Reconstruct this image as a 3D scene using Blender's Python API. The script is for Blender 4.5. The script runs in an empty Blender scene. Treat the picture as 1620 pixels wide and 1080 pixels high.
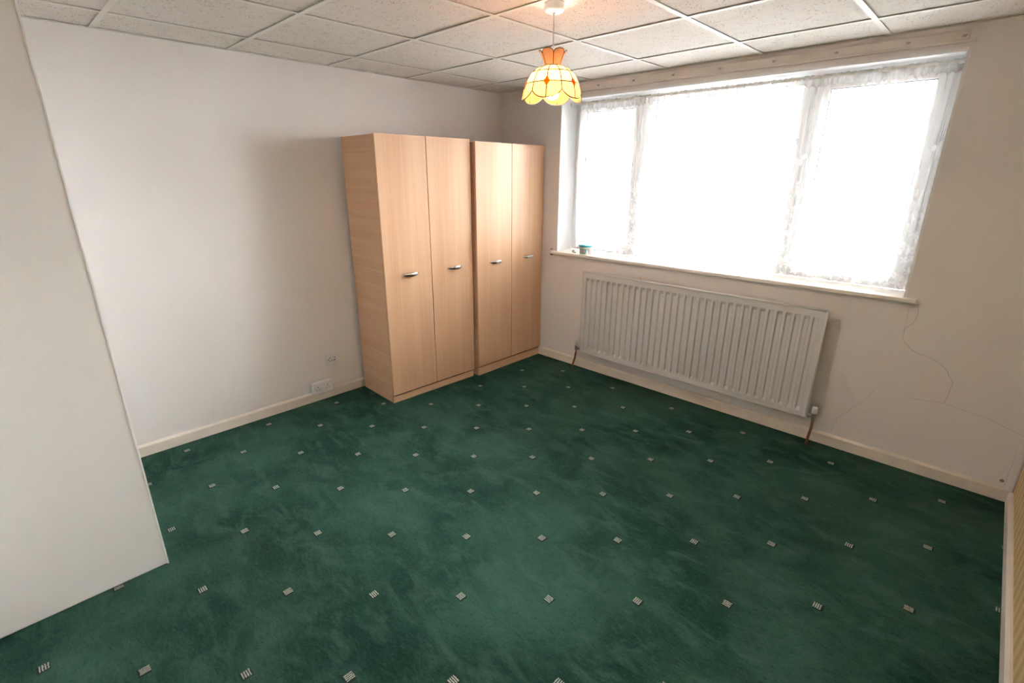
import bpy, bmesh, math, random
from mathutils import Matrix, Vector
R = math.radians
scene = bpy.context.scene
C = scene.collection

# ------------------------------------------------------------------ camera
cam_d = bpy.data.cameras.new('camera'); cam = bpy.data.objects.new('camera', cam_d); C.objects.link(cam)
cam_d.sensor_width = 36.0; cam_d.sensor_fit = 'HORIZONTAL'
cam_d.lens = 781.376 * 36.0 / 1620.0
cam_d.clip_start = 0.02; cam_d.clip_end = 300
rot = Matrix.Rotation(0.7675, 4, 'Z') @ Matrix.Rotation(1.24587, 4, 'X') @ Matrix.Rotation(0.00354, 4, 'Z')
cam.matrix_world = Matrix.Translation((3.35392, -3.32752, 1.58854)) @ rot
scene.camera = cam

# ------------------------------------------------------------------ sky: plain overcast
SKY = 4.7
world = bpy.data.worlds.new('overcast_sky'); scene.world = world; world.use_nodes = True
bg = world.node_tree.nodes['Background']
bg.inputs['Color'].default_value = (0.93, 0.965, 1.0, 1); bg.inputs['Strength'].default_value = SKY

# ------------------------------------------------------------------ exposure
vs = scene.view_settings
vs.view_transform = 'Standard'; vs.look = 'None'; vs.gamma = 1.0; vs.use_curve_mapping = False
vs.exposure = 3.3
BULB = 40.0

# ------------------------------------------------------------------ measures (metres)
H = 2.2514            # ceiling height
XR = 3.708            # right wall
YB = -3.75             # wall behind the camera
WX0, WX1, WZ0, WZ1 = 0.673, 3.068, 0.975, 2.142   # window opening
REC = 0.20            # recess depth to the window frame

# ------------------------------------------------------------------ material helpers
class NT:
    def __init__(s, name):
        s.m = bpy.data.materials.new(name); s.m.use_nodes = True
        s.t = s.m.node_tree; s.b = s.t.nodes['Principled BSDF']; s.out = s.t.nodes['Material Output']
    def n(s, typ, **kw):
        nd = s.t.nodes.new(typ)
        for k, v in kw.items(): setattr(nd, k, v)
        return nd
    def l(s, a, b): s.t.links.new(a, b)
    def put(s, sock, v):
        if hasattr(v, 'links'): s.l(v, sock)
        else: sock.default_value = v
    def math(s, op, a, b=0.0, c=0.0):
        nd = s.n('ShaderNodeMath', operation=op)
        for i, v in enumerate((a, b, c)):
            s.put(nd.inputs[i], v)
        return nd.outputs[0]
    def mix(s, f, a, b):
        nd = s.n('ShaderNodeMix', data_type='RGBA')
        s.put(nd.inputs[0], f); s.put(nd.inputs[6], col(a)); s.put(nd.inputs[7], col(b))
        return nd.outputs[2]
    def coord(s, kind='Object'):
        return s.n('ShaderNodeTexCoord').outputs[kind]
    def pos(s): return s.n('ShaderNodeNewGeometry').outputs['Position']
    def mapping(s, v, scale=(1, 1, 1), rot=(0, 0, 0), loc=(0, 0, 0)):
        nd = s.n('ShaderNodeMapping'); s.l(v, nd.inputs[0])
        nd.inputs['Scale'].default_value = scale; nd.inputs['Rotation'].default_value = rot; nd.inputs['Location'].default_value = loc
        return nd.outputs[0]
    def noise(s, v, scale, detail=3, rough=0.5, dist=0.0):
        nd = s.n('ShaderNodeTexNoise'); s.l(v, nd.inputs['Vector'])
        nd.inputs['Scale'].default_value = scale; nd.inputs['Detail'].default_value = detail
        nd.inputs['Roughness'].default_value = rough; nd.inputs['Distortion'].default_value = dist
        return nd.outputs[0]
    def ramp(s, f, a, b):
        nd = s.n('ShaderNodeMapRange'); s.l(f, nd.inputs[0]); nd.inputs[1].default_value = a; nd.inputs[2].default_value = b
        return nd.outputs[0]
    def bump(s, h, strength, dist):
        nd = s.n('ShaderNodeBump'); s.l(h, nd.inputs['Height'])
        nd.inputs['Strength'].default_value = strength; nd.inputs['Distance'].default_value = dist
        s.l(nd.outputs[0], s.b.inputs['Normal'])
    def base(s, c, rough=0.5, metal=0.0, spec=None):
        s.put(s.b.inputs['Base Color'], col(c)); s.put(s.b.inputs['Roughness'], rough); s.b.inputs['Metallic'].default_value = metal
        if spec is not None: s.b.inputs['Specular IOR Level'].default_value = spec
        return s.m
def col(c):
    if hasattr(c, 'links'): return c
    return (c[0], c[1], c[2], 1.0)
MATS = {}
def plain(name, c, rough=0.5, metal=0.0, var=0.05, scale=12.0, spec=None):
    if name in MATS: return MATS[name]
    t = NT(name)
    f = t.noise(t.coord(), scale, 3)
    c2 = tuple(x * (1 - var) for x in c)
    t.base(t.mix(t.ramp(f, 0.35, 0.65), c, c2), rough, metal, spec)
    MATS[name] = t.m
    return t.m

def m_paint(name, c, blot=0.05):
    t = NT(name); P = t.pos()
    a = t.noise(P, 1.3, 4); b = t.noise(P, 9.0, 3); g = t.noise(P, 160.0, 2)
    c2 = (c[0] * (1 - blot), c[1] * (1 - blot * 1.15), c[2] * (1 - blot * 1.3))
    cc = t.mix(t.ramp(a, 0.35, 0.7), c, c2)
    cc = t.mix(t.math('MULTIPLY', t.ramp(b, 0.55, 0.8), 0.5), cc, c2)
    t.base(cc, 0.75, 0, 0.25)
    t.bump(t.math('ADD', t.math('MULTIPLY', g, 0.4), b), 0.15, 0.004)
    return t.m
M_WALL = m_paint('wall_paint', (0.84, 0.795, 0.775))
M_WHITEPANEL = m_paint('white_gloss_panel', (0.87, 0.855, 0.835), 0.03)
M_SKIRT = plain('cream_gloss_paint', (0.85, 0.755, 0.66), 0.4, var=0.07, scale=9)
M_UPVC = plain('white_upvc', (0.88, 0.87, 0.86), 0.3, var=0.03)
M_TRIM = plain('white_trim_paint', (0.86, 0.85, 0.84), 0.4, var=0.04)
M_SILL = plain('sill_gloss_paint', (0.88, 0.82, 0.74), 0.35, var=0.05)
M_RAIL = plain('painted_batten', (0.78, 0.69, 0.62), 0.5, var=0.08)
M_RAD = plain('radiator_enamel', (0.70, 0.69, 0.69), 0.35, var=0.04, scale=3)
M_COPPER = plain('tarnished_copper', (0.32, 0.14, 0.09), 0.45, 0.8, var=0.3, scale=40)
M_CHROME = plain('chrome', (0.75, 0.74, 0.72), 0.22, 1.0, var=0.1)
M_BRASS = plain('dull_nickel', (0.42, 0.40, 0.36), 0.35, 1.0, var=0.2, scale=60)
M_DARK = plain('dark_metal', (0.05, 0.04, 0.035), 0.5, 0.4, var=0.2)
M_PLASTIC = plain('white_plastic', (0.80, 0.79, 0.80), 0.35, var=0.03)
M_HOLE = plain('socket_hole', (0.02, 0.02, 0.022), 0.6)
M_CRACK = plain('plaster_crack', (0.52, 0.45, 0.40), 0.9, var=0.3, scale=60)
M_STAIN = plain('rust_stain', (0.45, 0.25, 0.18), 0.9, var=0.3, scale=60)
M_TURQ = plain('turquoise_plastic', (0.03, 0.48, 0.60), 0.35)
M_LABEL1 = plain('teal_label', (0.10, 0.50, 0.50), 0.5, var=0.2, scale=80)
M_LABEL2 = plain('pink_label', (0.75, 0.25, 0.40), 0.5, var=0.2, scale=80)
M_CAME = plain('dark_came', (0.07, 0.035, 0.015), 0.5, 0.2, var=0.2, scale=90)

def m_tile():
    t = NT('fissured_ceiling_tile'); P = t.pos()
    v = t.n('ShaderNodeTexVoronoi'); v.inputs['Scale'].default_value = 85.0; v.inputs['Randomness'].default_value = 1.0
    w = t.noise(P, 25.0, 2)
    t.l(P, v.inputs['Vector'])
    pit = t.math('LESS_THAN', v.outputs['Distance'], t.math('MULTIPLY', t.ramp(w, 0.32, 0.62), 0.33))
    f = t.noise(P, 3.0, 3)
    g = t.noise(P, 240.0, 2)
    base = t.mix(t.ramp(f, 0.3, 0.7), (0.80, 0.745, 0.685), (0.77, 0.71, 0.65))
    base = t.mix(t.math('MULTIPLY', t.ramp(g, 0.5, 0.75), 0.35), base, (0.52, 0.46, 0.40))
    cc = t.mix(t.math('MULTIPLY', pit, 0.75), base, (0.36, 0.31, 0.265))
    t.base(cc, 0.9, 0, 0.1)
    t.bump(t.math('SUBTRACT', t.math('MULTIPLY', g, 0.5), pit), 0.5, 0.003)
    return t.m
M_TILE = m_tile()
M_TEE = plain('tee_bar_paint', (0.80, 0.77, 0.69), 0.45, var=0.05)

def m_beech(name, axis, c1=(0.80, 0.51, 0.325), c2=(0.71, 0.405, 0.245)):
    # straight beech veneer grain running along axis (0 x, 2 z), in the object's own frame
    t = NT(name); P = t.coord()
    broad = [9.0, 9.0, 9.0]; broad[axis] = 0.35
    fine = [150.0, 150.0, 150.0]; fine[axis] = 2.5
    a = t.noise(t.mapping(P, broad), 1.0, 3, 0.6); b = t.noise(t.mapping(P, fine), 1.0, 3, 0.6)
    mid = [45.0, 45.0, 45.0]; mid[axis] = 0.8
    d = t.noise(t.mapping(P, mid, loc=(3, 1, 2)), 1.0, 2)
    cc = t.mix(t.ramp(a, 0.33, 0.66), c1, c2)
    cc = t.mix(t.math('MULTIPLY', t.ramp(d, 0.45, 0.7), 0.35), cc, (0.82, 0.56, 0.33))
    cc = t.mix(t.math('MULTIPLY', t.ramp(b, 0.5, 0.72), 0.13), cc, (0.52, 0.28, 0.15))
    t.base(cc, 0.42, 0, 0.35)
    return t.m
M_BEECH_V = m_beech('beech_veneer_upright', 2)
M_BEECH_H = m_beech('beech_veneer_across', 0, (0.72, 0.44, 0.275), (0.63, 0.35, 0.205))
M_EDGE = plain('beech_edging', (0.50, 0.30, 0.19), 0.5)

# carpet: green pile with a woven lattice of small striped squares
def m_carpet():
    t = NT('green_carpet'); P = t.pos()
    s1, th1, s2, th2, px, py = 0.34872, 0.73839, 0.34484, 0.79245, 1.89679, -2.11524
    a, b = s1 * math.cos(th1), -s2 * math.sin(th2); c, d = s1 * math.sin(th1), s2 * math.cos(th2)
    det = a * d - b * c
    sx = t.n('ShaderNodeSeparateXYZ'); t.l(P, sx.inputs[0])
    X = t.math('SUBTRACT', sx.outputs[0], px); Y = t.math('SUBTRACT', sx.outputs[1], py)
    u = t.math('ADD', t.math('MULTIPLY', X, d / det), t.math('MULTIPLY', Y, -b / det))
    v = t.math('ADD', t.math('MULTIPLY', X, -c / det), t.math('MULTIPLY', Y, a / det))
    i = t.math('FLOOR', t.math('ADD', u, 0.5)); j = t.math('FLOOR', t.math('ADD', v, 0.5))
    lx = t.math('SUBTRACT', X, t.math('ADD', t.math('MULTIPLY', i, a), t.math('MULTIPLY', j, b)))
    ly = t.math('SUBTRACT', Y, t.math('ADD', t.math('MULTIPLY', i, c), t.math('MULTIPLY', j, d)))
    wob = t.math('MULTIPLY', t.math('SUBTRACT', t.noise(P, 180.0, 2), 0.5), 0.006)
    lx = t.math('ADD', lx, wob); ly = t.math('ADD', ly, wob)
    hw = 0.0150
    inx = t.math('LESS_THAN', t.math('ABSOLUTE', lx), hw); iny = t.math('LESS_THAN', t.math('ABSOLUTE', ly), hw)
    sq = t.math('MULTIPLY', inx, iny)
    par = t.math('FLOORED_MODULO', t.math('ADD', i, j), 2.0)
    sel = t.math('ADD', t.math('MULTIPLY', par, lx), t.math('MULTIPLY', t.math('SUBTRACT', 1.0, par), ly))
    fr = t.math('FRACT', t.math('MULTIPLY', t.math('ADD', sel, hw), 4.0 / (2 * hw)))
    cream = t.math('MULTIPLY', sq, t.math('LESS_THAN', fr, 0.58))
    # the dark yarn square sits a little off the cream one
    dx = t.math('LESS_THAN', t.math('ABSOLUTE', t.math('SUBTRACT', lx, 0.003)), hw + 0.003)
    dy = t.math('LESS_THAN', t.math('ABSOLUTE', t.math('ADD', ly, 0.003)), hw + 0.003)
    dark = t.math('MULTIPLY', dx, dy)
    big = t.noise(P, 1.7, 5, 0.62, 0.4); mid = t.noise(t.mapping(P, (5, 11, 5), (0, 0, R(35))), 1.0, 4, 0.6, 0.6)
    pile = t.noise(P, 150.0, 3, 0.7); pile2 = t.noise(t.mapping(P, (38, 95, 38), (0, 0, R(-40))), 1.0, 3, 0.7)
    g = t.mix(t.ramp(big, 0.38, 0.63), (0.0095, 0.037, 0.026), (0.032, 0.088, 0.062))
    g = t.mix(t.math('MULTIPLY', t.ramp(mid, 0.48, 0.72), 0.65), g, (0.052, 0.115, 0.088))
    st = t.noise(P, 0.9, 2)
    g = t.mix(t.math('MULTIPLY', t.ramp(st, 0.58, 0.75), 0.4), g, (0.030, 0.056, 0.028))
    pf = t.math('ADD', t.math('MULTIPLY', pile, 0.5), t.math('MULTIPLY', pile2, 0.5))
    g = t.mix(t.math('MULTIPLY', t.ramp(pf, 0.48, 0.30), 0.75), g, (0.004, 0.015, 0.010))
    g = t.mix(t.math('MULTIPLY', t.ramp(pf, 0.52, 0.72), 0.7), g, (0.055, 0.105, 0.082))
    cc = t.mix(t.math('MULTIPLY', dark, 0.85), g, (0.018, 0.024, 0.018))
    cc = t.mix(t.math('MULTIPLY', cream, 0.9), cc, (0.42, 0.40, 0.34))
    t.base(cc, 0.95, 0, 0.05)
    t.b.inputs['Sheen Weight'].default_value = 0.03; t.b.inputs['Sheen Roughness'].default_value = 0.6
    t.b.inputs['Sheen Tint'].default_value = (0.6, 0.8, 0.7, 1)
    t.bump(t.math('ADD', pf, t.math('MULTIPLY', cream, 0.5)), 0.6, 0.006)
    return t.m
M_CARPET = m_carpet()

def m_wallpaper():
    t = NT('ochre_striped_wallpaper'); P = t.pos()
    w = t.n('ShaderNodeTexWave', wave_type='BANDS', bands_direction='Y'); t.l(P, w.inputs[0])
    w.inputs['Scale'].default_value = 4.0; w.inputs['Distortion'].default_value = 2.5; w.inputs['Detail'].default_value = 3
    w.inputs['Detail Scale'].default_value = 0.7
    n = t.noise(t.mapping(P, (1, 60, 3)), 1.0, 3)
    cc = t.mix(w.outputs[1], (0.56, 0.37, 0.13), (0.74, 0.56, 0.27))
    cc = t.mix(t.math('MULTIPLY', n, 0.35), cc, (0.80, 0.66, 0.40))
    t.base(cc, 0.6)
    return t.m
M_PAPER = m_wallpaper()

def m_glass():
    t = NT('window_glass')
    tr = t.n('ShaderNodeBsdfTransparent'); tr.inputs[0].default_value = (0.94, 0.955, 0.95, 1)
    gl = t.n('ShaderNodeBsdfGlossy'); gl.inputs['Roughness'].default_value = 0.02
    fr = t.n('ShaderNodeFresnel'); fr.inputs[0].default_value = 1.45
    mx = t.n('ShaderNodeMixShader'); t.l(fr.outputs[0], mx.inputs[0]); t.l(tr.outputs[0], mx.inputs[1]); t.l(gl.outputs[0], mx.inputs[2])
    t.l(mx.outputs[0], t.out.inputs[0]); return t.m
M_GLASS = m_glass()

def m_net():
    # sheer net with woven leaf sprigs; the cloth is looked up in its own unfolded coordinates (UV in metres)
    t = NT('white_lace_net')
    UV = t.n('ShaderNodeUVMap').outputs[0]
    sep = t.n('ShaderNodeSeparateXYZ'); t.l(UV, sep.inputs[0])
    def sprig(scale, petals, size, rnd, loc):
        mp = t.mapping(UV, (scale, scale, scale), (0, 0, 0), loc)
        v = t.n('ShaderNodeTexVoronoi', voronoi_dimensions='2D'); t.l(mp, v.inputs['Vector']); v.inputs['Scale'].default_value = 1.0; v.inputs['Randomness'].default_value = rnd
        d = t.n('ShaderNodeVectorMath', operation='SUBTRACT'); t.l(mp, d.inputs[0]); t.l(v.outputs['Position'], d.inputs[1])
        sp = t.n('ShaderNodeSeparateXYZ'); t.l(d.outputs[0], sp.inputs[0])
        ang = t.math('ADD', t.math('ARCTAN2', sp.outputs[1], sp.outputs[0]), t.math('MULTIPLY', v.outputs['Color'], 6.28))
        r = t.math('SQRT', t.math('ADD', t.math('MULTIPLY', sp.outputs[0], sp.outputs[0]), t.math('MULTIPLY', sp.outputs[1], sp.outputs[1])))
        lim = t.math('MULTIPLY', t.math('POWER', t.math('ABSOLUTE', t.math('COSINE', t.math('MULTIPLY', ang, petals / 2))), 0.8), size)
        return t.math('LESS_THAN', r, lim)
    z = sep.outputs[1]
    leaf = t.math('MULTIPLY', sprig(6.5, 3, 0.26, 0.7, (0.2, 0.4, 0)), t.math('LESS_THAN', z, 1.80))
    flow = t.math('MULTIPLY', sprig(9.0, 5, 0.27, 0.8, (5.3, 2.7, 0)), t.math('LESS_THAN', z, 1.62))
    dense = t.math('MULTIPLY', sprig(16.0, 4, 0.36, 0.9, (1.7, 8.1, 0)), t.math('LESS_THAN', z, 1.30))
    pat = t.math('MAXIMUM', t.math('MAXIMUM', leaf, flow), dense)
    mesh = t.noise(t.mapping(UV, (420, 420, 420)), 1.0, 1)
    warp = t.noise(t.mapping(UV, (26, 0.8, 1)), 1.0, 3, 0.6)
    al = t.math('ADD', t.math('ADD', 0.13, t.math('MULTIPLY', mesh, 0.12)), t.math('MULTIPLY', t.ramp(warp, 0.45, 0.72), 0.22))
    low = t.math('MULTIPLY', t.ramp(z, 1.75, 1.05), 0.16)
    al = t.math('ADD', al, low)
    al = t.math('ADD', al, t.math('MULTIPLY', pat, 0.25))
    top = t.math('MULTIPLY', t.ramp(z, 2.06, 2.10), 0.30)
    al = t.math('MINIMUM', t.math('ADD', al, top), 0.96)
    grime = t.math('MULTIPLY', t.ramp(z, 1.98, 2.10), t.ramp(t.noise(t.mapping(UV, (30, 5, 1)), 1.0, 4), 0.35, 0.7))
    cc = t.mix(grime, (0.80, 0.80, 0.81), (0.62, 0.55, 0.49))
    df = t.n('ShaderNodeBsdfDiffuse'); t.put(df.inputs[0], cc)
    tl = t.n('ShaderNodeBsdfTranslucent'); t.put(tl.inputs[0], cc)
    m1 = t.n('ShaderNodeMixShader'); m1.inputs[0].default_value = 0.5; t.l(df.outputs[0], m1.inputs[1]); t.l(tl.outputs[0], m1.inputs[2])
    tr = t.n('ShaderNodeBsdfTransparent')
    m2 = t.n('ShaderNodeMixShader'); t.l(al, m2.inputs[0]); t.l(tr.outputs[0], m2.inputs[1]); t.l(m1.outputs[0], m2.inputs[2])
    t.l(m2.outputs[0], t.out.inputs[0]); return t.m
M_NET = m_net()

def m_shell(name, c, tr=0.65):
    t = NT(name)
    n = t.noise(t.coord(), 40.0, 4, 0.6)
    cc = t.mix(t.ramp(n, 0.35, 0.7), c, (c[0] * 0.95, c[1] * 0.86, c[2] * 0.75))
    df = t.n('ShaderNodeBsdfDiffuse'); t.put(df.inputs[0], cc); tl = t.n('ShaderNodeBsdfTranslucent'); t.put(tl.inputs[0], cc)
    mx = t.n('ShaderNodeMixShader'); mx.inputs[0].default_value = tr; t.l(df.outputs[0], mx.inputs[1]); t.l(tl.outputs[0], mx.inputs[2])
    t.l(mx.outputs[0], t.out.inputs[0]); return t.m
M_SHELL = m_shell('cream_capiz', (0.44, 0.23, 0.07))
M_SHELL_LOW = m_shell('amber_capiz', (0.42, 0.17, 0.045))
M_CROWN = m_shell('tan_capiz', (0.60, 0.37, 0.235), 0.12)
M_YEL = m_shell('yellow_capiz', (0.55, 0.24, 0.02), 0.6)
M_ORA = m_shell('orange_capiz', (0.50, 0.08, 0.02), 0.6)
def m_bulb():
    t = NT('lit_bulb'); e = t.n('ShaderNodeEmission'); e.inputs[0].default_value = (1.0, 0.84, 0.66, 1); e.inputs[1].default_value = BULB
    t.l(e.outputs[0], t.out.inputs[0]); return t.m
M_BULB = m_bulb()

def m_brick(name, c1, c2, mortar, scale, bw=0.5, rh=0.25, ms=0.02):
    t = NT(name); b = t.n('ShaderNodeTexBrick'); t.l(t.mapping(t.coord(), (1, 1, 1), (R(90), 0, 0)), b.inputs[0])
    b.inputs['Color1'].default_value = col(c1); b.inputs['Color2'].default_value = col(c2); b.inputs['Mortar'].default_value = col(mortar)
    b.inputs['Scale'].default_value = scale; b.inputs['Mortar Size'].default_value = ms
    b.inputs['Brick Width'].default_value = bw; b.inputs['Row Height'].default_value = rh
    t.base(b.outputs[0], 0.9); return t.m
M_BRICK = m_brick('red_brick', (0.42, 0.10, 0.055), (0.34, 0.075, 0.045), (0.40, 0.28, 0.22), 2.2, 0.5, 0.165, 0.03)
M_HUNG = m_brick('dark_hung_tile', (0.075, 0.055, 0.075), (0.055, 0.045, 0.06), (0.03, 0.025, 0.03), 3.0, 0.5, 0.4)
M_ROOF = m_brick('grey_roof_tile', (0.30, 0.30, 0.32), (0.26, 0.26, 0.28), (0.18, 0.18, 0.19), 3.0, 0.6, 0.6)
M_ROOM = plain('pale_blind', (0.75, 0.75, 0.74), 0.8)
M_DARKGLASS = plain('dark_window_glass', (0.05, 0.06, 0.08), 0.15)
M_TARMAC = plain('wet_tarmac', (0.20, 0.20, 0.21), 0.8, var=0.2, scale=2)
M_PAVE = plain('concrete_paving', (0.42, 0.41, 0.40), 0.85, var=0.12, scale=3)
M_BARK = plain('grey_bark', (0.10, 0.095, 0.09), 0.9, var=0.3, scale=20)

# ------------------------------------------------------------------ mesh helpers
def box(bm, x0, x1, y0, y1, z0, z1):
    vs_ = [bm.verts.new((x, y, z)) for x in (x0, x1) for y in (y0, y1) for z in (z0, z1)]
    for f in ((0, 1, 3, 2), (4, 6, 7, 5), (0, 4, 5, 1), (2, 3, 7, 6), (0, 2, 6, 4), (1, 5, 7, 3)):
        bm.faces.new([vs_[k] for k in f])
def lathe(bm, prof, cx=0, cy=0, seg=24, cap=True):
    rings = []
    for r, z in prof:
        rings.append([bm.verts.new((cx + r * math.cos(2 * math.pi * k / seg), cy + r * math.sin(2 * math.pi * k / seg), z)) for k in range(seg)])
    for a, b in zip(rings, rings[1:]):
        for k in range(seg): bm.faces.new((a[k], a[(k + 1) % seg], b[(k + 1) % seg], b[k]))
    if cap:
        bm.faces.new(list(reversed(rings[0]))); bm.faces.new(rings[-1])
def tube(bm, pts, r, seg=8, close=False):
    pts = [Vector(p) for p in pts]; rs = r if isinstance(r, (list, tuple)) else [r] * len(pts)
    rings = []; n = len(pts); up = Vector((0, 0, 1))
    for k, p in enumerate(pts):
        a = pts[k - 1] if (k > 0 or close) else p; b = pts[(k + 1) % n] if (k < n - 1 or close) else p
        d = (b - a).normalized()
        s = d.cross(up)
        if s.length < 1e-3: s = d.cross(Vector((1, 0, 0)))
        s.normalize(); t_ = s.cross(d).normalized()
        rings.append([bm.verts.new(p + rs[k] * (math.cos(2 * math.pi * q / seg) * s + math.sin(2 * math.pi * q / seg) * t_)) for q in range(seg)])
    pairs = list(zip(rings, rings[1:])) + ([(rings[-1], rings[0])] if close else [])
    for a, b in pairs:
        for q in range(seg): bm.faces.new((a[q], a[(q + 1) % seg], b[(q + 1) % seg], b[q]))
    if not close:
        bm.faces.new(list(reversed(rings[0]))); bm.faces.new(rings[-1])
def obj(name, bm, mat, parent=None, smooth=False, bevel=0.0, segs=2):
    bmesh.ops.recalc_face_normals(bm, faces=bm.faces)
    me = bpy.data.meshes.new(name); bm.to_mesh(me); bm.free()
    me.materials.append(mat)
    if smooth:
        for p in me.polygons: p.use_smooth = True
    o = bpy.data.objects.new(name, me); C.objects.link(o)
    if parent: o.parent = parent
    if bevel:
        b = o.modifiers.new('bevel', 'BEVEL'); b.width = bevel; b.segments = segs; b.limit_method = 'ANGLE'; b.angle_limit = R(40)
    return o
def boxobj(name, dims, mat, parent=None, bevel=0.0):
    bm = bmesh.new(); box(bm, *dims); return obj(name, bm, mat, parent, bevel=bevel)
def tag(o, label, cat, group=None):
    o['label'] = label; o['category'] = cat
    if group: o['group'] = group
    return o
def thing(name, label, cat, loc=(0, 0, 0), rz=0, group=None):
    o = bpy.data.objects.new(name, None); C.objects.link(o); o.empty_display_size = 0.1
    o.location = loc; o.rotation_euler = (0, 0, rz)
    return tag(o, label, cat, group)
def struct(o, label=None):
    o['kind'] = 'structure'
    if label: o['label'] = label
    return o

# ================================================================== THE ROOM
WT = 0.30
floor = struct(boxobj('floor', (0, XR, YB, 0, -0.10, 0), M_CARPET), 'dark green carpet with small cream striped squares')
wl = struct(boxobj('wall_left', (-0.15, 0, YB - .15, WT, -0.10, H + 0.2), M_WALL), 'plain cream painted wall behind the wardrobes')
wr = struct(boxobj('wall_right', (XR, XR + 0.15, YB - .15, WT, -0.10, H + 0.2), M_PAPER), 'wall in ochre striped wallpaper')
wk = struct(boxobj('wall_rear', (0, XR, YB - 0.15, YB, -0.10, H + 0.2), M_WALL), 'cream painted wall opposite the window')
bm = bmesh.new()
def wall_with_hole(bm):
    # one solid wall with the window opening through it
    xs = [0, WX0, WX1, XR]; zs = [-0.10, WZ0 - 0.025, WZ1, H + 0.2]
    for y in (0, WT):
        g = [[bm.verts.new((x, y, z)) for z in zs] for x in xs]
        for i in range(3):
            for j in range(3):
                if (i, j) != (1, 1): bm.faces.new((g[i][j], g[i + 1][j], g[i + 1][j + 1], g[i][j + 1]))
        if y == 0: g0 = g
        else: g1 = g
    ring = [(1, 1), (2, 1), (2, 2), (1, 2)]
    for k in range(4):
        a, b = ring[k], ring[(k + 1) % 4]
        bm.faces.new((g0[a[0]][a[1]], g0[b[0]][b[1]], g1[b[0]][b[1]], g1[a[0]][a[1]]))
    outer = [(0, 0), (1, 0), (2, 0), (3, 0), (3, 1), (3, 2), (3, 3), (2, 3), (1, 3), (0, 3), (0, 2), (0, 1)]
    for k in range(12):
        a, b = outer[k], outer[(k + 1) % 12]
        bm.faces.new((g0[a[0]][a[1]], g0[b[0]][b[1]], g1[b[0]][b[1]], g1[a[0]][a[1]]))
wall_with_hole(bm)
wb = struct(obj('wall_back', bm, M_WALL), 'cream painted window wall with hairline cracks')

# boxed-in projection from the left wall, its face parallel to that wall
PX, PY = 1.103, -3.121
wp = struct(boxobj('wall_partition', (0, PX, YB, PY, 0, H), M_WHITEPANEL, bevel=0.006), 'smooth white boxed-in partition standing out from the left wall')
bm = bmesh.new(); box(bm, PX, PX + 0.002, PY - 0.006, PY + 0.0015, 0.0, H - 0.002); obj('edge_bead', bm, M_TRIM, wp, bevel=0.001)

# cracks and the rust spot in the window wall
def ribbon(pts, w, y=-0.0006):
    bm = bmesh.new(); vs_ = []
    for k, (x, z) in enumerate(pts):
        a = pts[max(k - 1, 0)]; b = pts[min(k + 1, len(pts) - 1)]
        d = Vector((b[0] - a[0], b[1] - a[1])).normalized(); n = Vector((-d.y, d.x)) * w * (0.5 + 0.5 * math.sin(k * 1.7) ** 2)
        vs_.append([bm.verts.new((x + n.x, yy, z + n.y)) for yy in (y, 0.001)] + [bm.verts.new((x - n.x, yy, z - n.y)) for yy in (y, 0.001)])
    for a, b in zip(vs_, vs_[1:]):
        bm.faces.new((a[0], b[0], b[2], a[2])); bm.faces.new((a[0], a[1], b[1], b[0])); bm.faces.new((a[2], b[2], b[3], a[3]))
    return bm
def jag(pts, n=4, amp=0.004, seed=1):
    rn = random.Random(seed); out = []
    for a, b in zip(pts, pts[1:]):
        for k in range(n):
            t_ = k / n; j = amp if k else 0
            out.append((a[0] + (b[0] - a[0]) * t_ + rn.uniform(-j, j), a[1] + (b[1] - a[1]) * t_ + rn.uniform(-j, j)))
    return out + [pts[-1]]
cr = [(3.136, .947), (3.146, .884), (3.136, .845), (3.109, .805), (3.106, .77), (3.118, .735), (3.168, .692), (3.267, .664), (3.315, .63), (3.331, .61), (3.359, .564), (3.357, .491), (3.35, .44)]
obj('crack', ribbon(jag(cr, 3, .003, 1), 0.0011), M_CRACK, wb)
obj('crack', ribbon(jag([(3.10, .94), (3.104, .86), (3.106, .79)], 3, .001, 2), 0.0006), M_CRACK, wb)
obj('crack', ribbon(jag([(3.20, .425), (3.35, .44), (3.52, .42), (3.67, .37)], 4, .003, 3), 0.0007), M_CRACK, wb)
obj('crack', ribbon(jag([(3.05, .44), (3.02, .36), (2.95, .26), (2.90, .19), (2.885, .09)], 4, .003, 4), 0.0007), M_CRACK, wb)
obj('crack', ribbon([(1.49, .862), (1.492, .845), (1.488, .83)], 0.001), M_CRACK, wb)
bm = bmesh.new(); lathe(bm, [(0.009, 0), (0.006, 0.0012)], seg=12); so = obj('rust_spot', bm, M_STAIN, wb)
so.rotation_euler = (R(90), 0, 0); so.location = (3.655, 0.0, 0.105)

# skirting boards: a chamfered profile
def skirting(name, p0, p1, inward, h=0.072, t_=0.014):
    bm = bmesh.new(); prof = [(0, 0), (t_, 0), (t_, h - 0.012), (t_ * 0.45, h), (0, h)]
    ends = []
    for p in (p0, p1):
        ends.append([bm.verts.new((p[0] + inward[0] * a, p[1] + inward[1] * a, b)) for a, b in prof])
    n = len(prof)
    for k in range(n): bm.faces.new((ends[0][k], ends[0][(k + 1) % n], ends[1][(k + 1) % n], ends[1][k]))
    bm.faces.new(ends[0]); bm.faces.new(list(reversed(ends[1])))
    return struct(obj(name, bm, M_SKIRT), 'cream gloss skirting board')
skirting('baseboard_left', (0, PY), (0, 0), (1, 0))
skirting('baseboard_back', (0.016, 0), (XR - 0.016, 0), (0, -1), 0.074)
skirting('baseboard_right', (XR, -0.02), (XR, YB), (-1, 0), 0.068, 0.018)
tr = struct(boxobj('trim_1', (3.668, 3.700, -0.012, -0.0003, 0.0, H - 0.002), M_TRIM, bevel=0.002), 'narrow white upright strip in the corner beside the wallpaper')

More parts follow.
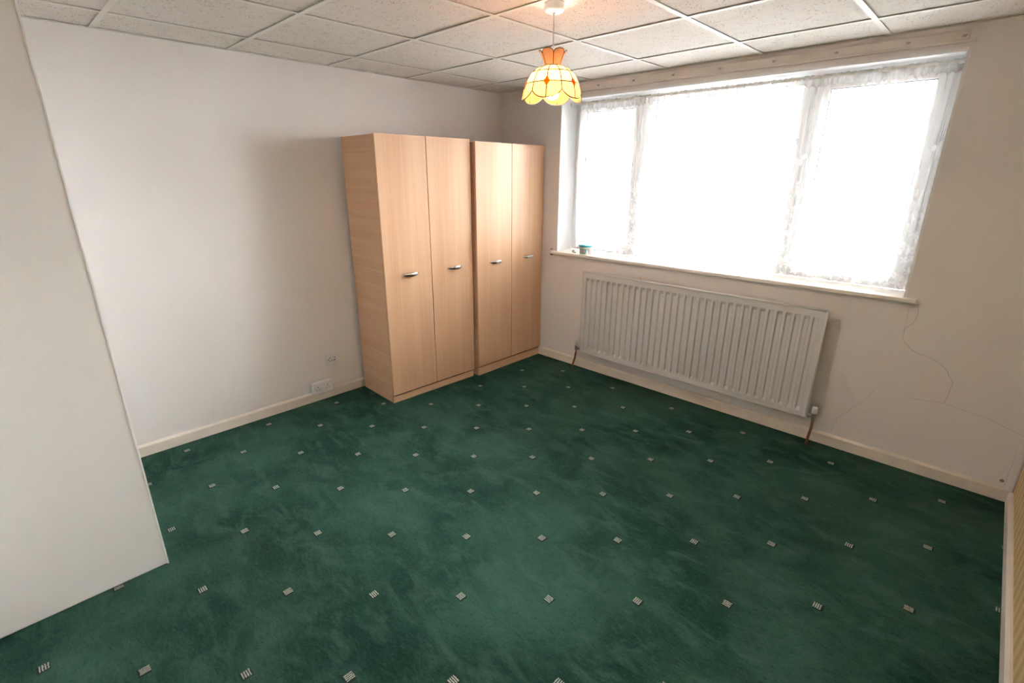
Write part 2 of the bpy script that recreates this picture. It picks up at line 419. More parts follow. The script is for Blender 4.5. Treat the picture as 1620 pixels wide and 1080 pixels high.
# ------------------------------------------------------------------ suspended ceiling
ceil = struct(boxobj('ceiling', (0, XR, YB, 0, H + 0.06, H + 0.12), M_WALL), 'suspended ceiling of fissured tiles in a metal grid')
OX, OY, PT, TW = 0.349, 0.375, 0.60, 0.024
gx = [OX + PT * k for k in range(6)]; gy = [-OY - PT * k for k in range(7)]
gx = [g for g in gx if g < XR - 0.05]; gy = [g for g in gy if g > YB + 0.05]
ex = [0] + gx + [XR]; ey = [0] + gy + [YB]
rnd = random.Random(5)
for i in range(len(ex) - 1):
    for j in range(len(ey) - 1):
        x0, x1, y1, y0 = ex[i], ex[i + 1], ey[j], ey[j + 1]
        if x1 < PX and y1 < PY: continue
        cx, cy = (x0 + x1) / 2, (y0 + y1) / 2; hx, hy = (x1 - x0) / 2 - 0.008, (y1 - y0) / 2 - 0.008
        bm = bmesh.new(); box(bm, -hx, hx, -hy, hy, 0, 0.014)
        o = obj('ceiling_tile', bm, M_TILE, ceil); o.location = (cx, cy, H + 0.0042)
        o.rotation_euler = (rnd.uniform(-.0015, .0015), rnd.uniform(-.0015, .0015), 0)
def tee(x0, x1, y0, y1):
    bm = bmesh.new(); box(bm, x0, x1, y0, y1, H - 0.0015, H + 0.0005)
    if x1 - x0 > y1 - y0: box(bm, x0, x1, (y0 + y1) / 2 - .001, (y0 + y1) / 2 + .001, H + 0.0005, H + 0.03)
    else: box(bm, (x0 + x1) / 2 - .001, (x0 + x1) / 2 + .001, y0, y1, H + 0.0005, H + 0.03)
    obj('grid_tee', bm, M_TEE, ceil)
for x in gx: tee(x - TW / 2, x + TW / 2, YB, -0.001)
for y in gy:
    for i in range(len(ex) - 1):
        if ex[i + 1] <= PX and y < PY: continue
        tee(ex[i] + (TW / 2 if i else 0.001), ex[i + 1] - (TW / 2 if i < len(ex) - 2 else 0.001), y - TW / 2, y + TW / 2)
for d in ((0.0, 0.02, PY, 0), (XR - 0.02, XR, YB, 0), (0.02, XR - 0.02, -0.02, 0)):
    bm = bmesh.new(); box(bm, d[0], d[1], d[2], d[3], H - 0.0012, H + 0.0006); obj('wall_angle', bm, M_TEE, ceil)

# ------------------------------------------------------------------ window
win = struct(bpy.data.objects.new('window_1', None), 'wide white plastic window of three panes over the radiator'); C.objects.link(win)
win.location = (WX0, REC, WZ0)
def wpart(name, dims, mat, bevel=0.004, parent=None):
    x0, x1, y0, y1, z0, z1 = dims
    bm = bmesh.new(); box(bm, x0 - WX0, x1 - WX0, y0 - REC, y1 - REC, z0 - WZ0, z1 - WZ0)
    return obj(name, bm, mat, parent or win, bevel=bevel)
F0, F1 = REC, REC + 0.07
wpart('frame_jamb', (WX0, WX0 + 0.055, F0, F1, WZ0, WZ1), M_UPVC)
wpart('frame_jamb', (WX1 - 0.055, WX1, F0, F1, WZ0, WZ1), M_UPVC)
wpart('frame_head', (WX0 + 0.055, WX1 - 0.055, F0, F1, WZ1 - 0.025, WZ1), M_UPVC)
wpart('frame_foot', (WX0 + 0.055, WX1 - 0.055, F0, F1, WZ0, WZ0 + 0.04), M_UPVC)
wpart('mullion', (1.275, 1.355, F0, F1, WZ0 + 0.04, WZ1 - 0.025), M_UPVC)
wpart('mullion', (2.36, 2.43, F0, F1, WZ0 + 0.04, WZ1 - 0.025), M_UPVC)
def sash(x0, x1, z0, z1, b, yo):
    y0, y1 = REC + yo, REC + yo + 0.05
    for d in ((x0, x0 + b, z0, z1), (x1 - b, x1, z0, z1), (x0 + b, x1 - b, z0, z0 + b), (x0 + b, x1 - b, z1 - b, z1)):
        wpart('sash_rail', (d[0], d[1], y0, y1, d[2], d[3]), M_UPVC)
    wpart('pane', (x0 + b - .006, x1 - b + .006, y0 + .024, y0 + .028, z0 + b - .006, z1 - b + .006), M_GLASS, 0)
    g = 0.005
    for d in ((x0 + b, x0 + b + g, z0 + b, z1 - b), (x1 - b - g, x1 - b, z0 + b, z1 - b), (x0 + b + g, x1 - b - g, z1 - b - g, z1 - b), (x0 + b + g, x1 - b - g, z0 + b, z0 + b + g)):
        wpart('gasket', (d[0], d[1], y0 + .016, y0 + .023, d[2], d[3]), M_DARK, 0)
sash(WX0 + .045, 1.285, WZ0 + .03, WZ1 - .018, 0.062, -0.014)
sash(1.355, 2.36, WZ0 + .04, WZ1 - .018, 0.022, 0.006)
sash(2.42, WX1 - .045, WZ0 + .03, WZ1 - .018, 0.062, -0.014)
for x in (1.262, 2.45):
    bm = bmesh.new(); box(bm, -.011, .011, -.012, 0, -.03, .03); box(bm, -.008, .008, -.03, -.012, -.01, .006); box(bm, -.008, .008, -.034, -.02, -.10, .006)
    h = obj('window_handle', bm, M_UPVC, win, bevel=0.003); h.location = (x - WX0, -0.014, 0.52)
M_REVEAL = plain('white_reveal_paint', (0.86, 0.855, 0.85), 0.5, var=0.04)
wpart('reveal_lining', (WX0 + .0002, WX0 + .003, .001, REC, WZ0, WZ1 - .003), M_REVEAL, 0)
wpart('reveal_lining', (WX1 - .003, WX1 - .0002, .001, REC, WZ0, WZ1 - .003), M_REVEAL, 0)
wpart('reveal_lining', (WX0 + .0002, WX1 - .0002, .001, REC, WZ1 - .003, WZ1 - .0002), M_REVEAL, 0)
# inner sill board with its two horns
bm = bmesh.new()
poly = [(WX0 + .001, REC), (WX0 + .001, -0.0005), (0.632, -0.0005), (0.632, -0.034), (3.128, -0.034), (3.128, -0.0005), (WX1 - .001, -0.0005), (WX1 - .001, REC)]
for z in (WZ0 - 0.024, WZ0):
    pass
lo = [bm.verts.new((x - WX0, y - REC, -0.024)) for x, y in poly]; hi = [bm.verts.new((x - WX0, y - REC, 0)) for x, y in poly]
bm.faces.new(list(reversed(lo))); bm.faces.new(hi)
for k in range(len(poly)): bm.faces.new((lo[k], lo[(k + 1) % 8], hi[(k + 1) % 8], hi[k]))
obj('sill_board', bm, M_SILL, win, bevel=0.006)
bm = bmesh.new(); box(bm, 3.072 - WX0, 3.078 - WX0, -REC - .003, -REC - .0005, 0.0, WZ1 - WZ0); box(bm, 0, WX1 - WX0, -REC - .004, -REC - .0005, WZ1 - WZ0, WZ1 - WZ0 + .012)
obj('edge_bead', bm, M_TRIM, win)

# ------------------------------------------------------------------ net curtain on its wire
cu = thing('net_curtain', 'sheer white net curtain with lace leaf sprigs across the window', 'curtain', (WX0, 0.118, WZ0))
cx0, cx1 = 0.775, 3.058; cz1 = 2.118
NX, NZ = 460, 44
verts = []; uvs = []
rn = random.Random(3)
ph = [rn.uniform(0, 6.28) for _ in range(8)]
def fold(s, z):
    a = 0.35 + 0.65 * min(1, max(0, (2.12 - z) / 0.9))
    return a * (0.010 * math.sin(s * 52 + 1.2 * math.sin(s * 5 + ph[0]) + 0.25 * z) + 0.007 * math.sin(s * 96 + ph[1] + 1.5 * math.sin(s * 3.1)) + 0.008 * math.sin(s * 19 + ph[2] + .3 * z)) + 0.0025 * math.sin(s * 260 + ph[3]) * min(1, max(0, (z - 1.9) / .15))
for i in range(NX + 1):
    s = i / NX * (cx1 - cx0)
    bot = WZ0 + 0.012 + 0.010 * abs(math.sin(s * math.pi / 0.16)) + (0.02 if s < .1 else 0) + 0.006 * math.sin(s * 4)
    for j in range(NZ + 1):
        z = bot + (cz1 - bot) * j / NZ
        # the free edge by the wardrobe side hangs a little slack
        pull = 0.035 * math.sin(math.pi * (cz1 - z) / (cz1 - WZ0)) * max(0, 1 - s / 0.25)
        verts.append((cx0 + s - pull * 0.5 - WX0, fold(s, z), z - WZ0)); uvs.append((s * 1.25, z))
faces = [(i * (NZ + 1) + j, (i + 1) * (NZ + 1) + j, (i + 1) * (NZ + 1) + j + 1, i * (NZ + 1) + j + 1) for i in range(NX) for j in range(NZ)]
me = bpy.data.meshes.new('net_fabric'); me.from_pydata(verts, [], faces); me.materials.append(M_NET)
ul = me.uv_layers.new(name='UVMap')
for lp in me.loops: ul.data[lp.index].uv = uvs[lp.vertex_index]
for p in me.polygons: p.use_smooth = True
fo = bpy.data.objects.new('net_fabric', me); C.objects.link(fo); fo.parent = cu
bm = bmesh.new(); tube(bm, [(WX0 - WX0 + .002, 0, 2.122 - WZ0), ((cx1 - WX0) / 2, 0, 2.119 - WZ0), (WX1 - WX0 - .002, 0, 2.122 - WZ0)], 0.004); obj('curtain_wire', bm, M_TRIM, cu, True)
bm = bmesh.new(); n = 220
pts = [(cx0 + (cx1 - cx0) * k / n - WX0, 0.003 * math.sin(k * 0.9), 2.119 - WZ0 + 0.0018 * math.sin(k * 2.3)) for k in range(n + 1)]
tube(bm, pts, [0.0095 + 0.0025 * math.sin(k * 1.9) + 0.0015 * math.sin(k * 0.7) for k in range(n + 1)], 8)
obj('gathered_heading', bm, plain('heading_cotton', (0.85, 0.82, 0.77), 0.9, var=0.25, scale=30), cu, True)
for x in (WX0 + .004, WX1 - .006):
    bm = bmesh.new(); lathe(bm, [(0.004, 0), (0.004, 0.012), (0.007, 0.013), (0.007, 0.016)], seg=10)
    h = obj('wire_hook', bm, M_BRASS, cu, True); h.location = (x - WX0, 0, 2.112 - WZ0)

# ------------------------------------------------------------------ batten above the window with its old fixings
cr_ = thing('curtain_batten', 'long pinkish painted batten over the window dotted with old fixings', 'curtain rail', (0.80, -0.001, 2.165))
bm = bmesh.new()
def bzz(x): return 0.018 - 0.008 * (x - 0.80) / 2.29
for a, b in ((0.80, 3.088),):
    vs_ = []
    for x in (a, b):
        z = bzz(x); vs_.append([bm.verts.new((x - 0.80, yy, z + zz)) for yy, zz in ((0, 0), (-0.016, 0), (-0.016, 0.012), (0, 0.012))])
    for k in range(4): bm.faces.new((vs_[0][k], vs_[0][(k + 1) % 4], vs_[1][(k + 1) % 4], vs_[1][k]))
    bm.faces.new(vs_[0]); bm.faces.new(vs_[1])
obj('track', bm, M_RAIL, cr_, bevel=0.002)
bm = bmesh.new(); vs_ = []
for x in (0.80, 3.06):
    z = bzz(x); vs_.append([bm.verts.new((x - 0.80, yy, z + zz)) for yy, zz in ((0, 0.012), (-0.010, 0.012), (-0.010, 0.052), (0, 0.052))])
for k in range(4): bm.faces.new((vs_[0][k], vs_[0][(k + 1) % 4], vs_[1][(k + 1) % 4], vs_[1][k]))
bm.faces.new(vs_[0]); bm.faces.new(vs_[1])
obj('backing_board', bm, M_RAIL, cr_, bevel=0.002)
for x in (1.02, 1.31, 1.602, 1.912, 2.219, 2.527, 2.832, 3.04):
    bm = bmesh.new(); box(bm, -.007, .007, -.018, -.010, -.004, .004); box(bm, -.002, .010, -.020, -.012, .001, .004)
    h = obj('fixing', bm, M_BRASS, cr_); h.location = (x - 0.80, 0, bzz(x) + 0.028)

# ------------------------------------------------------------------ wardrobes
def wardrobe(loc, rz, label, w, d, h, ph_, gap=0.0045, sink=0.0):
    t = thing('wardrobe', label, 'wardrobe', loc, rz, 'beech effect wardrobes')
    # local frame: front face at x = 0, body to -x, width along +y
    T = 0.016; dt = 0.018
    boxobj('side_panel', (-d, -dt, 0, T, 0, h - 0.004), M_BEECH_H, t, 0.001)
    boxobj('side_panel', (-d, -dt, w - T, w, 0, h - 0.004), M_BEECH_H, t, 0.001)
    boxobj('top_panel', (-d, -dt, T, w - T, h - 0.022, h - 0.004), M_BEECH_H, t, 0.001)
    boxobj('back_panel', (-d, -d + 0.004, T, w - T, 0.02, h - 0.022), M_BEECH_H, t)
    boxobj('base_panel', (-d + 0.004, -dt - 0.03, T, w - T, ph_ - 0.014, ph_ + 0.002), M_BEECH_H, t)
    boxobj('edging', (-dt, -dt + 0.0025, 0, T, 0, h - 0.004), M_EDGE, t)
    boxobj('plinth', (-dt, -0.010, 0.002, w - 0.004, 0.0, ph_ - 0.013), M_BEECH_H2, t, 0.001)
    half = w / 2
    for k in range(2):
        y0 = 0.001 + k * half + (gap / 2 if k else 0); y1 = (k + 1) * half - (gap / 2 if not k else -0.001)
        bm = bmesh.new(); box(bm, -dt + 0.0025, 0, 0, y1 - y0, 0, h - ph_)
        dr = obj('door', bm, M_BEECH_V, t, bevel=0.0012); dr.location = (0.0, y0, ph_)
        # bow handle
        bm = bmesh.new(); L = 0.066; n = 14; pts = []; hw = []
        for q in range(n + 1):
            u = -1 + 2 * q / n
            pts.append((0.004 + 0.026 * (1 - abs(u) ** 2.4), u * L, 0)); hw.append(0.0060 + 0.0075 * (1 - u * u))
        rings = []
        for (px, py, pz), a in zip(pts, hw):
            rings.append([bm.verts.new((px + ox, py, oz)) for ox, oz in ((0.003, -a), (0.0055, -a * .4), (0.0055, a * .4), (0.003, a), (-0.002, a), (-0.002, -a))])
        for a, b in zip(rings, rings[1:]):
            for q in range(6): bm.faces.new((a[q], a[(q + 1) % 6], b[(q + 1) % 6], b[q]))
        bm.faces.new(rings[0]); bm.faces.new(list(reversed(rings[-1])))
        hd = obj('handle', bm, M_CHROME, dr, True); hd.location = (0.0, (y1 - y0) / 2 + (0.012 if k else 0.01), 0.932 - ph_)
    bm = bmesh.new(); lathe(bm, [(0.006, 0), (0.004, 0.002)], seg=12)
    cp = obj('screw_cap', bm, plain('pale_cap', (0.85, 0.70, 0.55), 0.4), t); cp.rotation_euler = (R(90), 0, 0); cp.location = (-0.06, 0.0, 0.06)
    return t
M_BEECH_H2 = m_beech('beech_veneer_plinth', 1)
w1 = wardrobe((0.462, -1.562, 0), R(-1.6), 'beech effect two-door wardrobe next to the wall sockets', 0.765, 0.435, 1.832, 0.062)
w2 = wardrobe((0.512, -0.772, 0), 0.0, 'beech effect two-door wardrobe in the corner beside the window', 0.765, 0.47, 1.818, 0.078)

# ------------------------------------------------------------------ radiator
RX0, RX1, RZ0, RZ1, RY = 1.030, 2.752, 0.175, 0.852, -0.095
ra = thing('radiator', 'long white fluted panel radiator under the window', 'radiator', (RX0, RY, RZ0))
W_, H_ = RX1 - RX0, RZ1 - RZ0
def flute_profile():
    # pressed vertical channels: x positions and their depth weight
    n = 34; m = 0.022; p = (W_ - 2 * m) / n; xs = [(0, 0), (m * .5, 0)]
    for k in range(n):
        x = m + k * p
        xs += [(x + .006, 0), (x + .0125, 1), (x + p - .0165, 1), (x + p - .010, 0)]
    return xs + [(W_ - m * .5, 0), (W_, 0)]
bm = bmesh.new(); fx = flute_profile()
zz = [(0, 0), (0.034, 0), (0.043, .35), (0.056, 1), (H_ - 0.066, 1), (H_ - 0.052, .4), (H_ - 0.042, 0), (H_, 0)]
g = [[bm.verts.new((x, 0.013 * a * b, z)) for z, b in zz] for x, a in fx]
for i in range(len(fx) - 1):
    for j in range(len(zz) - 1): bm.faces.new((g[i][j], g[i + 1][j], g[i + 1][j + 1], g[i][j + 1]))
fp = obj('front_panel', bm, M_RAD, ra)
sm = fp.modifiers.new('thick', 'SOLIDIFY'); sm.thickness = 0.0015; sm.offset = -1
boxobj('back_panel', (0, W_, 0.0155, 0.018, 0, H_), M_RAD, ra)
bm = bmesh.new(); tube(bm, [(0, 0.006, 0.0), (W_, 0.006, 0.0)], 0.008, 10); obj('bottom_seam', bm, M_RAD, ra, True)
bm = bmesh.new(); tube(bm, [(0, 0.006, H_), (W_, 0.006, H_)], 0.008, 10); obj('top_seam', bm, M_RAD, ra, True)
for x in (0, W_):
    bm = bmesh.new(); tube(bm, [(x, 0.006, 0), (x, 0.006, H_)], 0.008, 10); obj('side_seam', bm, M_RAD, ra, True)
# convector fin sheet and wall brackets behind
boxobj('convector', (0.03, W_ - 0.03, 0.019, 0.045, 0.04, H_ - 0.04), M_RAD, ra)
for x in (0.30, W_ - 0.30): boxobj('bracket', (x - .015, x + .015, 0.045, -RY - .001, 0.08, H_ - 0.08), M_RAD, ra)
for sgn, x in ((-1, 0.0), (1, W_)):
    vx = x + sgn * 0.042; vz = 0.022
    bm = bmesh.new(); tube(bm, [(x - sgn * .004, .006, vz), (vx, .006, vz)], 0.007, 10); tube(bm, [(x + sgn * .008, .006, vz), (x + sgn * .022, .006, vz)], 0.012, 6)
    lathe(bm, [(0.010, vz - .022), (0.012, vz - .008), (0.012, vz + .012), (0.008, vz + .02)], vx, .006, 12)
    va = obj('valve', bm, M_BRASS, ra)
    bm = bmesh.new(); lathe(bm, [(0.012, vz + .02), (0.0155, vz + .024), (0.0145, vz + .055), (0.011, vz + .062)], vx, .006, 16); obj('valve_cap', bm, M_PLASTIC, va, True)
    bm = bmesh.new()
    if sgn < 0: pts = [(vx, .006, vz - .02), (vx, .006, -.02), (vx - .006, .0, -.075), (vx - .020, -.006, -.13), (vx - .024, -.008, -RZ0 - .01)]
    else: pts = [(vx, .006, vz - .02), (vx, .004, -.06), (vx - .004, -.004, -.12), (vx - .006, -.008, -RZ0 - .01)]
    tube(bm, pts, 0.0078, 10); obj('feed_pipe', bm, M_COPPER, ra, True)

# ------------------------------------------------------------------ sockets on the left wall
def plate(name, hw, hh, x0, x1, mat, parent, bevel=0.003):
    return boxobj(name, (x0, x1, -hw, hw, -hh, hh), mat, parent, bevel)
def slot(parent, x, y, z, w, h, mat=None):
    bm = bmesh.new(); box(bm, x - .002, x + .0004, y - w, y + w, z - h, z + h); return obj('pin_slot', bm, mat or M_HOLE, parent)
ds = thing('double_socket', 'white surface-mounted double socket sitting on the skirting', 'socket', (0.0, -1.896, 0.110))
plate('back_box', 0.074, 0.044, 0.0145, 0.038, M_PLASTIC, ds, 0.004)
fc = plate('face_plate', 0.074, 0.044, 0.0385, 0.047, M_PLASTIC, ds, 0.004)
for y in (-0.036, 0.036):
    slot(fc, 0.047, y, 0.008, .0022, .0045); slot(fc, 0.047, y - .011, -0.013, .0035, .002); slot(fc, 0.047, y + .011, -0.013, .0035, .002)
ss = thing('wall_socket', 'small square white wall socket set above the double socket', 'socket', (0.0, -1.789, 0.295))
fc = plate('face_plate', 0.0435, 0.0435, 0.0006, 0.010, M_PLASTIC, ss, 0.003)
for y, z, w, h in ((-.010, .010, .003, .004), (-.026, -.004, .0045, .003), (-.018, -.018, .0035, .003), (.004, -.016, .0045, .003), (.028, .004, .004, .004), (.014, .010, .0018, .004)):
    slot(fc, 0.010, y, z, w, h, plain('slot_grey', (0.16, 0.14, 0.13), 0.6))
slot(fc, 0.010, 0.023, -0.014, .007, .003)

# ------------------------------------------------------------------ pendant lamp
LX, LY = 1.852, -1.531
la = thing('pendant_lamp', 'cream capiz shell pendant lamp hanging lit from the ceiling', 'lamp', (LX, LY, H))
def zl(z): return z - H
bm = bmesh.new(); lathe(bm, [(0.040, -0.0016), (0.042, -0.006), (0.041, -0.026), (0.036, -0.034), (0.012, -0.036)], seg=32)
obj('ceiling_rose', bm, M_PLASTIC, la, True)
bm = bmesh.new(); tube(bm, [(0, 0, -0.034), (0, 0, zl(2.035))], 0.0032, 8); lathe(bm, [(0.007, -0.042), (0.005, -0.034)], seg=12); obj('flex', bm, M_PLASTIC, la, True)
bm = bmesh.new(); lathe(bm, [(0.010, zl(2.045)), (0.016, zl(2.035)), (0.017, zl(2.000)), (0.016, zl(1.975))], seg=20); obj('lamp_holder', bm, M_PLASTIC, la, True)
bm = bmesh.new(); lathe(bm, [(0.010, zl(1.974)), (0.014, zl(1.962)), (0.024, zl(1.945)), (0.029, zl(1.928)), (0.028, zl(1.912)), (0.020, zl(1.900)), (0.008, zl(1.894))], seg=20); obj('bulb', bm, M_BULB, la, True)
prof = [(0, .037, 2.022), (.18, .069, 2.010), (.36, .094, 1.989), (.55, .111, 1.959), (.75, .1215, 1.926), (1.0, .128, 1.886)]
def dome(t_):
    for a, b in zip(prof, prof[1:]):
        if t_ <= b[0] or b is prof[-1]:
            f = (t_ - a[0]) / (b[0] - a[0]); return a[1] + (b[1] - a[1]) * f, zl(a[2] + (b[2] - a[2]) * f)
TH0 = R(-50.1 - 11)
def rim(th):   # scalloped lower edge, cusps between the flower lines
    u = ((th - TH0) / R(60)) % 1.0
    d = abs(u - 0.5) * 2            # 0 at cusp, 1 at flower line
    return 0.80 + 0.18 * (1 - (1 - d) ** 2.6)
def P_(th, t_, e=0.0):
    r, z = dome(t_); r += e; return (r * math.cos(th), r * math.sin(th), z)
rows = [0.0, 0.30, 0.60, 1.0]
bm = bmesh.new()
for k in range(12):
    th = TH0 + k * R(30); te = rim(th)
    tube(bm, [P_(th, te * q / 14) for q in range(15)], 0.0023, 6)
for t_ in rows[:3]:
    tube(bm, [P_(TH0 + R(5) * q, t_) for q in range(72)], 0.0023, 6, True)
tube(bm, [P_(TH0 + R(2.5) * q, rim(TH0 + R(2.5) * q)) for q in range(144)], 0.0023, 6, True)
def crown(th0, u, v):    # u across the petal -1..1, v up 0..1
    top = 0.70 + 0.30 * math.sqrt(max(0, 1 - abs(u) ** 2.2)); vv = v * top
    th = th0 + u * R(30); r = 0.034 + 0.024 * vv ** 1.3; return (r * math.cos(th), r * math.sin(th), zl(2.024 + 0.056 * vv))
CT0 = R(-50.1 + 33)
for k in range(6):
    th = CT0 + k * R(60)
    tube(bm, [crown(th, -1 + q / 8, 1) for q in range(17)], 0.0016, 6); tube(bm, [crown(th, -1, q / 6) for q in range(7)], 0.0016, 6)
sh = obj('lamp_shade', bm, M_CAME, la, True)
def patch(name, fn, nu, nv, mat, parent):
    bm = bmesh.new(); g = [[bm.verts.new(fn(i / nu, j / nv)) for j in range(nv + 1)] for i in range(nu + 1)]
    for i in range(nu):
        for j in range(nv): bm.faces.new((g[i][j], g[i + 1][j], g[i + 1][j + 1], g[i][j + 1]))
    return obj(name, bm, mat, parent, True)
for k in range(12):
    a = TH0 + k * R(30)
    for r_ in range(3):
        def fn(u, v, a=a, r_=r_):
            th = a + u * R(30); t0 = rows[r_]; t1 = rows[r_ + 1] if r_ < 2 else rim(th)
            return P_(th, t0 + (t1 - t0) * v)
        patch('shade_panel', fn, 8, 5, M_SHELL if r_ < 2 else M_SHELL_LOW, sh)
for k in range(6):
    th = CT0 + k * R(60)
    patch('crown_petal', lambda u, v, th=th: crown(th, 2 * u - 1, v), 12, 5, M_CROWN, sh)
for k in range(6):
    th = TH0 + k * R(60); bm = bmesh.new()
    q = [P_(th - R(7.5), .60, .0026), P_(th, .73, .0026), P_(th + R(7.5), .60, .0026), P_(th, .47, .0026)]
    c = bm.verts.new(P_(th, .60, .005)); vs_ = [bm.verts.new(p) for p in q]
    for i in range(4): bm.faces.new((c, vs_[i], vs_[(i + 1) % 4]))
    obj('flower_diamond', bm, M_YEL if k % 2 == 0 else M_ORA, sh)

# ------------------------------------------------------------------ things on the sill
tu = thing('plastic_tub', 'small white plastic tub with turquoise lid on the window sill', 'tub', (0.957, 0.022, WZ0))
bm = bmesh.new(); lathe(bm, [(0.047, 0), (0.049, 0.003), (0.053, 0.058), (0.053, 0.064)], seg=32); obj('body', bm, M_PLASTIC, tu, True)
bm = bmesh.new(); lathe(bm, [(0.056, 0.062), (0.058, 0.065), (0.058, 0.072), (0.054, 0.076)], seg=32); obj('lid', bm, M_TURQ, tu, True)
def band(z0, z1, a0, a1, mat, e=0.0004):
    bm = bmesh.new(); n = 14; g = []
    for q in range(n + 1):
        th = R(a0 + (a1 - a0) * q / n); col_ = []
        for z in (z0, z1):
            r = 0.049 + 0.004 * (z - 0.003) / 0.055 + e; col_.append(bm.verts.new((r * math.cos(th), r * math.sin(th), z)))
        g.append(col_)
    for a, b in zip(g, g[1:]): bm.faces.new((a[0], b[0], b[1], a[1]))
    obj('label', bm, mat, tu, True)
band(0.010, 0.046, -128, -50, M_LABEL1); band(0.018, 0.040, -124, -62, M_PLASTIC, 0.0008); band(0.024, 0.036, -120, -72, M_LABEL2, 0.0012); band(0.028, 0.032, -116, -78, M_PLASTIC, 0.0016)
band(0.042, 0.045, -50, -24, M_DARK); band(0.010, 0.042, -26, -22, M_DARK)
ck = thing('curtain_hook', 'little tarnished metal hook with white knob beside the tub', 'hook', (0.852, 0.004, WZ0))
bm = bmesh.new(); tube(bm, [(-.018, 0, .006), (-.012, 0, .012), (.0, 0, .006), (.012, 0, .008), (.02, 0, .004)], 0.005, 8); tube(bm, [(-.014, .008, .005), (.02, -.006, .006)], 0.0045, 8); obj('shank', bm, M_BRASS, ck, True)
bm = bmesh.new(); lathe(bm, [(0.004, 0.012), (0.011, 0.017), (0.012, 0.024), (0.006, 0.031)], -.006, 0, 14); obj('knob', bm, M_PLASTIC, ck, True)
bk = thing('rusty_bracket', 'tiny rusty bracket on the wall at the sill end', 'bracket', (0.625, 0, 0.957))
bm = bmesh.new(); box(bm, -.006, .006, -.022, -.0003, -.022, -.004); obj('arm', bm, M_STAIN, bk)
bm = bmesh.new(); box(bm, -.016, .004, -.012, -.0003, .028, .034); obj('tab', bm, M_STAIN, bk)

# ================================================================== OUTSIDE
GZ = -2.95
gr = struct(boxobj('ground', (-60, 60, 0.32, 70, GZ - 0.2, GZ), M_PAVE), 'pale concrete ground outside')
rd = struct(boxobj('road', (-60, 60, 7.0, 13.5, GZ - 0.001, GZ + 0.01), M_TARMAC), 'grey road in front of the houses')
def house(x0, x1, y, eave, label, flip=False, wx=None):
    t = thing('terraced_house', label, 'house', ((x0 + x1) / 2, y, GZ), 0, 'houses across the road')
    hw = (x1 - x0) / 2; e = eave - GZ; dp = 7.5; s = -1 if flip else 1
    boxobj('wall', (-hw, hw, 0, dp, 0, e), M_BRICK, t)
    bm = bmesh.new()
    rr = [(-0.35, e - .05), (dp / 2, e + 1.35), (dp + .35, e - .05)]
    a = [bm.verts.new((-hw, p[0], p[1])) for p in rr]; b = [bm.verts.new((hw, p[0], p[1])) for p in rr]
    bm.faces.new(a); bm.faces.new(list(reversed(b)))
    for i in range(3): bm.faces.new((a[i], a[(i + 1) % 3], b[(i + 1) % 3], b[i]))
    obj('roof', bm, M_ROOF, t)
    boxobj('gutter', (-hw, hw, -0.46, -0.36, e - .14, e + .02), M_UPVC, t)
    boxobj('fascia', (-hw, hw, -0.34, -0.30, e - .30, e - .06), M_UPVC, t)
    boxobj('downpipe', (s * hw - .05 - s * .12, s * hw + .05 - s * .12, -0.12, -0.02, 0, e - .1), M_UPVC, t)
    def window(cx, z0, z1, w, nl, inner):
        f = boxobj('window_surround', (cx - w, cx + w, -0.07, -0.005, z0, z1), M_UPVC, t)
        lw = (2 * w - .08) / nl
        for k in range(nl):
            xa = cx - w + .08 + k * lw; boxobj('window_pane', (xa, xa + lw - .08, -0.085, -0.072, z0 + .09, z1 - .09), inner, f)
    # first floor: hung tile panel with a wide window in it
    boxobj('hung_tile_panel', (-hw + .55, hw - .55, -0.004 - .03, -0.001, e - 1.62, e - .3), M_HUNG, t)
    tcx = -s * 0.55
    f = boxobj('window_surround', (tcx - 1.25, tcx + 1.25, -0.12, -0.036, e - 1.58, e - .36), M_UPVC, t)
    for k in range(3): boxobj('window_pane', (tcx - 1.17 + k * .79, tcx - 1.17 + k * .79 + .74, -0.135, -0.122, e - 1.50, e - .44), M_ROOM, f)
    window(s * (hw - 1.25), e - 1.5, e - .5, .38, 1, M_DARKGLASS)
    # ground floor
    window(tcx - .1, e - 4.05, e - 2.75, 1.15, 3, M_DARKGLASS)
    dx = s * (hw - 1.15)
    dd = boxobj('front_door', (dx - .45, dx + .45, -0.06, -0.002, 0.12, 2.15), M_UPVC, t)
    boxobj('door_glass', (dx - .25, dx + .25, -0.075, -0.062, 1.15, 1.95), M_DARKGLASS, dd)
    boxobj('porch_roof', (dx - .8, dx + .8, -0.9, -0.002, 2.35, 2.5), M_UPVC, t)
    ch = boxobj('chimney', (s * (hw - 1.6) - .55, s * (hw - 1.6) + .55, dp / 2 - .35, dp / 2 + .35, e + .9, e + 2.15), M_BRICK, t)
    for q in (-.25, .25):
        bm = bmesh.new(); lathe(bm, [(.13, e + 2.15), (.10, e + 2.5), (.13, e + 2.55)], s * (hw - 1.6) + q, dp / 2, 10); obj('chimney_pot', bm, plain('terracotta', (.5, .22, .12), .8), ch)
    return t
HY = 22.0
house(-21.4, -13.4, HY, 1.95, 'brick terraced house behind the narrow casement pane')
house(-13.2, -6.0, HY, 2.10, 'brick terraced house with bare trees rising behind its roof', True)
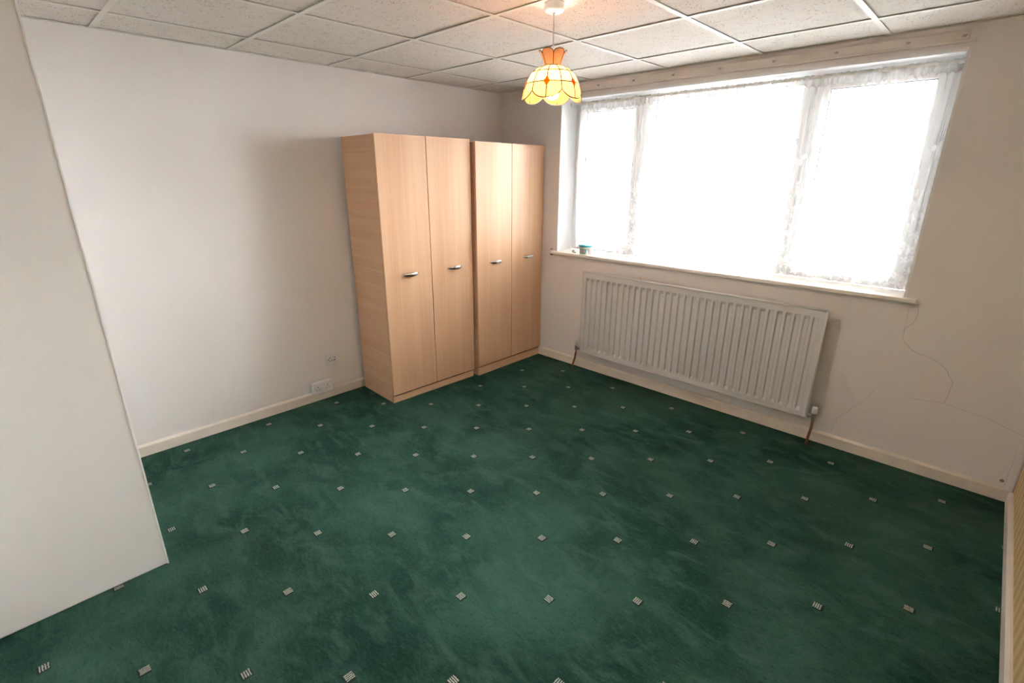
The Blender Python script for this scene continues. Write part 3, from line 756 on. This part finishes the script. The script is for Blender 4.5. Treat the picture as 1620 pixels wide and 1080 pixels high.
house(-5.8, -0.65, HY, 2.28, 'brick terraced house without trees, between the tree-backed house and the taller one')
house(-0.45, 6.8, HY - .5, 2.42, 'brick terraced house with taller eaves and a step forward from its neighbours', True)
gw = thing('garden_wall', 'low pale garden wall in front of the brick houses', 'wall', (-10, 15.2, GZ))
boxobj('wall', (-22, 20, 0, 0.22, 0, 0.85), M_PAVE, gw); boxobj('coping', (-22, 20, -.04, .26, .85, .93), plain('stone_coping', (.30, .29, .28), .8), gw)

def tree(x, y, h, seed, label):
    rn = random.Random(seed); t = thing('bare_tree', label, 'tree', (x, y, GZ), 0, 'bare winter trees behind the houses')
    bm = bmesh.new(); limbs = bmesh.new()
    trunk = [(0, 0, 0)]; p = Vector((0, 0, 0))
    for k in range(8):
        p = p + Vector((rn.uniform(-.15, .15), rn.uniform(-.15, .15), h / 8)); trunk.append(tuple(p))
    tube(bm, trunk, [0.26 * (1 - k / 9.5) for k in range(9)], 8); obj('trunk', bm, M_BARK, t, True)
    def branch(p, d, L, r, dep):
        pts = [p]; q = p.copy(); dd = d.copy()
        for k in range(4):
            dd = (dd + Vector((rn.uniform(-.18, .18), rn.uniform(-.18, .18), rn.uniform(0, .16)))).normalized(); q = q + dd * L / 4; pts.append(q.copy())
        tube(limbs, pts, [r * (1 - .18 * k) for k in range(5)], 5)
        if dep:
            for k in range(3 if dep > 1 else 4):
                i = rn.randint(1, 4); a = rn.uniform(0, 6.28)
                nd = (dd * 1.1 + Vector((math.cos(a), math.sin(a), .35)) * .75).normalized(); branch(pts[i], nd, L * rn.uniform(.5, .7), r * .5, dep - 1)
    for k in range(16):
        i = 2 + (k % 7); a = rn.uniform(0, 6.28)
        branch(Vector(trunk[i]), Vector((math.cos(a), math.sin(a), 1.5)).normalized(), h * .26, .085, 2)
    obj('branches', limbs, M_BARK, t, True)
for a in ((-12.8, 31, 13.0, 1), (-14.9, 39, 14.5, 3), (-19.4, 46, 17.0, 2), (-20.2, 55, 16.0, 4)):
    tree(*a, 'leafless winter tree rising behind the terraced roofs')
